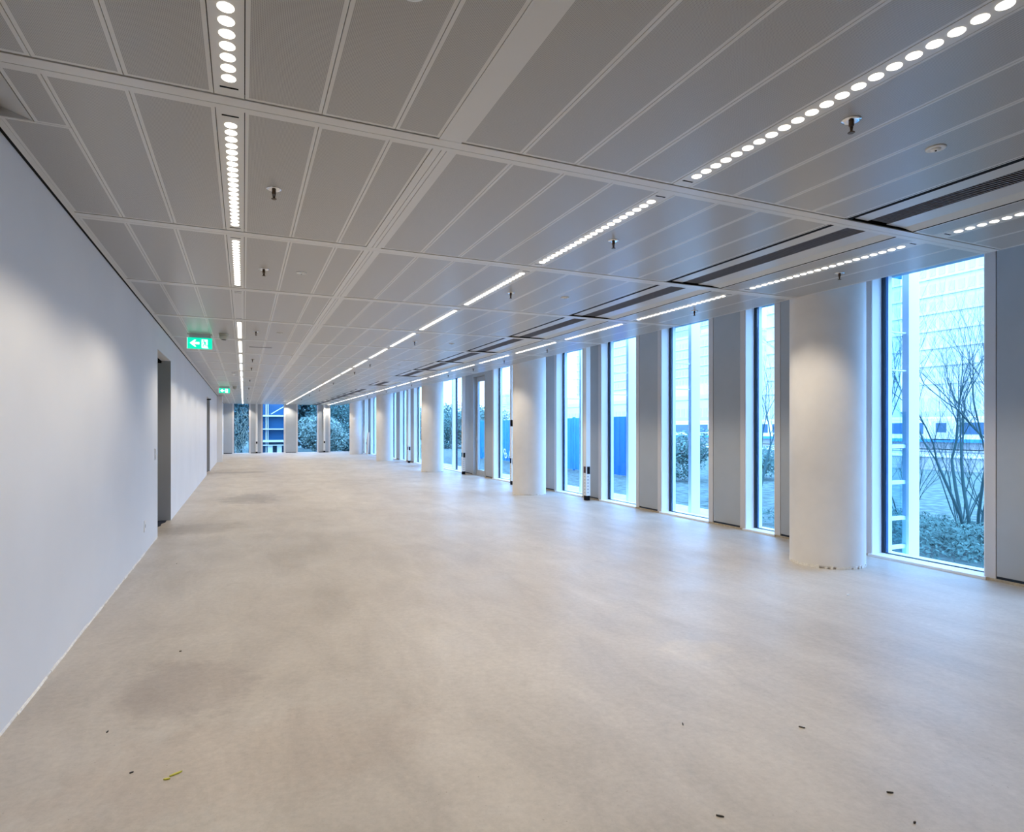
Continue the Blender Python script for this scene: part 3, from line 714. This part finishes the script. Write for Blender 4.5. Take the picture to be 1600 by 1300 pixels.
# ------------------------------------------------------------------ trees
def bare_tree(name, label, loc, h, stems, seed, spread=.35, r0=.045, group='bare trees outside the windows', lean=0, depth=5):
    rnd = random.Random(seed); r = thing(name, label, 'tree', loc, group)
    trunk = MB(); tw = MB()
    def grow(p, d, ln, rad, lvl, m_):
        segs = 3 if lvl < 3 else 2; q = p
        for s in range(segs):
            d = (d + Vector((rnd.uniform(-.16, .16), rnd.uniform(-.16, .16), rnd.uniform(.0, .10)))).normalized()
            n_ = q + d * ln / segs; ra = rad * (1 - .25 * s / segs); rb_ = rad * (1 - .25 * (s + 1) / segs)
            m_.tube(q, n_, ra, rb_, 7 if lvl < 2 else (5 if lvl < 4 else 3)); q = n_
            if lvl >= 1 and s < segs - 1 and lvl < depth:
                a = rnd.uniform(0, 6.28); side = Vector((math.cos(a), math.sin(a), rnd.uniform(.3, .9))).normalized()
                grow(q, (d * .7 + side * .6).normalized(), ln * rnd.uniform(.45, .65), rb_ * .5, lvl + 1, tw)
        if lvl < depth:
            for c in range(2 if lvl < 4 else 1 + (rnd.random() < .6)):
                a = rnd.uniform(0, 6.28); side = Vector((math.cos(a), math.sin(a), rnd.uniform(.1, .7))).normalized()
                grow(q, (d + side * rnd.uniform(.25, .6)).normalized(), ln * rnd.uniform(.62, .8), rb_ * .68, lvl + 1, trunk if lvl < 1 else tw)
    for s in range(stems):
        a = 6.28 * s / stems + rnd.uniform(-.4, .4); d = Vector((math.cos(a) * spread, math.sin(a) * spread + lean, 1)).normalized()
        grow(Vector((math.cos(a) * .08, math.sin(a) * .08, 0)), d, h * .34, r0 * rnd.uniform(.7, 1), 0, trunk)
    trunk.build('trunk', M['bark'], r); tw.build('branches', M['bark'], r)
def foliage(m_, c, rx, ry, rz, n, size, rnd):
    for i in range(n):
        while True:
            u = Vector((rnd.uniform(-1, 1), rnd.uniform(-1, 1), rnd.uniform(-1, 1)))
            if .45 < u.length < 1: break
        p = Vector((c[0] + u.x * rx, c[1] + u.y * ry, c[2] + u.z * rz)); s = size * rnd.uniform(.6, 1.3)
        a = Vector((rnd.uniform(-1, 1), rnd.uniform(-1, 1), rnd.uniform(-1, 1))).normalized(); b_ = a.orthogonal().normalized()
        m_.add([p - a * s, p + b_ * s * .5, p + a * s, p - b_ * s * .5], [(0, 1, 2, 3)])
def leafy(name, label, loc, rx, ry, h, n, size, mat_, seed, cat='shrub', group=None, blobs=6):
    rnd = random.Random(seed); r = thing(name, label, cat, loc, group); m_ = MB()
    for b_ in range(blobs):
        c = (rnd.uniform(-.45, .45) * rx, rnd.uniform(-.45, .45) * ry, h * rnd.uniform(.3, .72)); foliage(m_, c, rx * .6, ry * .6, h * .33, n // blobs, size, rnd)
    tag(m_.build('foliage', mat_, r), kind='stuff')
    st = MB()
    for s in range(5): st.tube((0, 0, 0), (rnd.uniform(-.4, .4) * rx, rnd.uniform(-.4, .4) * ry, h * .7), .03 + h * .006, .01, 6)
    st.build('stems', M['bark'], r)
    return r
bare_tree('bare_tree', 'tall bare many-stemmed tree in the nearest big window', (10.3, 5.75, GZ), 3.9, 5, 3, .14, .030, depth=6)
bare_tree('bare_tree', 'leaning bare tree right of the tallest one, nearest big window', (10.4, 5.0, GZ), 3.9, 3, 11, .26, .034, depth=6)
bare_tree('bare_tree', 'slim bare tree seen between the glass and the nearest fin', (12.6, 9.2, GZ), 5.4, 5, 5, .14, .026)
bare_tree('bare_tree', 'bare tree outside the narrow window beside the first column', (13.2, 12.9, GZ), 3.9, 3, 21, .2, .04)
bare_tree('bare_shrub', 'low bare shrub left of the tall tree, nearest big window', (11.2, 7.4, GZ), 1.9, 7, 31, .45, .013, 'bare shrubs outside', depth=5)
bare_tree('bare_shrub', 'low bare shrub at the right edge of the nearest big window', (11.4, 5.6, GZ), 2.1, 7, 41, .45, .013, 'bare shrubs outside', depth=5)
bare_tree('bare_shrub', 'low bare shrub behind the ladder rungs', (15.5, 12.0, GZ), 2.0, 7, 51, .45, .013, 'bare shrubs outside', depth=5)
leafy('evergreen_hedge', 'round dark evergreen bush outside the third window', (13.6, 16.2, GZ), 1.2, 1.3, 1.75, 4200, .055, M['leaf'], 61)
leafy('ground_ivy', 'low dark ivy mound under the leaning bare tree', (9.6, 4.9, GZ), 1.7, 1.5, .42, 9000, .032, M['leaf'], 62, 'ground cover', None, 14)
leafy('ground_ivy', 'low pale ground cover under the tall bare tree', (9.9, 7.2, GZ), 1.6, 1.9, .36, 9000, .032, M['leaf'], 63, 'ground cover', None, 14)
bare_tree('bare_shrub', 'bushy bare shrub behind the tall tree, nearest big window', (12.2, 7.0, GZ), 2.6, 8, 33, .34, .013, 'bare shrubs outside', depth=5)
bare_tree('bare_shrub', 'bushy bare shrub right of the tall tree, nearest big window', (11.6, 6.1, GZ), 2.3, 8, 36, .4, .012, 'bare shrubs outside', depth=5)
leafy('evergreen_bush', 'evergreen bush behind the narrow window', (16.5, 16.4, GZ), 1.5, 1.4, 1.5, 3000, .06, M['leaf'], 64)
r_ = random.Random(5)
EV = [(17.5, 53, 4.0, 'evergreen tree left of the blue hoarding, nearest of its row'), (25, 63, 4.6, 'second evergreen tree left of the blue hoarding'), (23, 71, 5.0, 'third evergreen tree left of the blue hoarding'), (16.5, 62, 4.4, 'rearmost evergreen tree left of the blue hoarding')]
for i, (x, y, h, lab) in enumerate(EV): leafy('evergreen_tree', lab, (x, y, GZ), 3.0, 3.2, h, 6500, .13, M['leaf'], 70 + i, 'tree', 'evergreen trees along the path', 9)
# behind the far wall
thicket = leafy('reed_thicket', 'dense dark thicket outside the leftmost far window', (-.30, 41.2, GZ), 1.15, 1.2, 6.4, 19000, .085, M['leaf_dark'], 80, 'thicket', None, 12)
rr_ = random.Random(9); m_ = MB()
for i in range(300):
    x = rr_.uniform(-1.1, 1.1); p = Vector((x, rr_.uniform(-1.8, -1.2), rr_.uniform(0, 2.6))); d = Vector((rr_.uniform(-.7, .7), rr_.uniform(-.1, .1), rr_.uniform(.4, 1))); m_.tube(p, p + d * rr_.uniform(.3, .8), .010, .004, 3)
tag(m_.build('reeds', M['reed'], thicket), label='pale reed stems', kind='stuff')
FT = [(5.6, 44.5, 6.5, 'leaf', 'bushy tree outside the third far window'), (7.4, 46.5, 8.0, 'leaf_pale', 'pale olive tree outside the third far window'), (4.8, 42.0, 2.6, 'leaf_pale', 'low pale shrub below the bushy far trees'),
      (9.6, 45.0, 4.6, 'leaf', 'bushy tree left in the rightmost far window'), (11.0, 47.5, 3.6, 'leaf_pale', 'lower pale tree right in the rightmost far window'), (7.2, 42.5, 2.4, 'leaf', 'low dark shrub between the two right far windows')]
for i, (x, y, h, mm, lab) in enumerate(FT): leafy('bushy_tree', lab, (x, y, GZ), 1.7, 1.7, h, 9000, .085, M[mm], 90 + i, 'tree', 'trees beyond the far wall', 11)
for i in range(3): bare_tree('bare_tree', 'bare tree standing among the bushy trees beyond the far wall, ' + ORD[i] + ' from the left', (5.4 + 2.6 * i, 41.8 + i, GZ), 6.0, 3, 120 + i, .2, .05, depth=4)
for i, (x, y, h) in enumerate(((-3.5, 54, 9), (5.5, 56, 10), (12.0, 57, 9))): leafy('backdrop_tree', 'large dark tree in the belt far beyond the far wall, ' + ORD[i] + ' from the left', (x, y, GZ), 3.4, 2.5, h, 6000, .24, M['leaf_dark'], 130 + i, 'tree', 'tree belt beyond the far wall', 10)
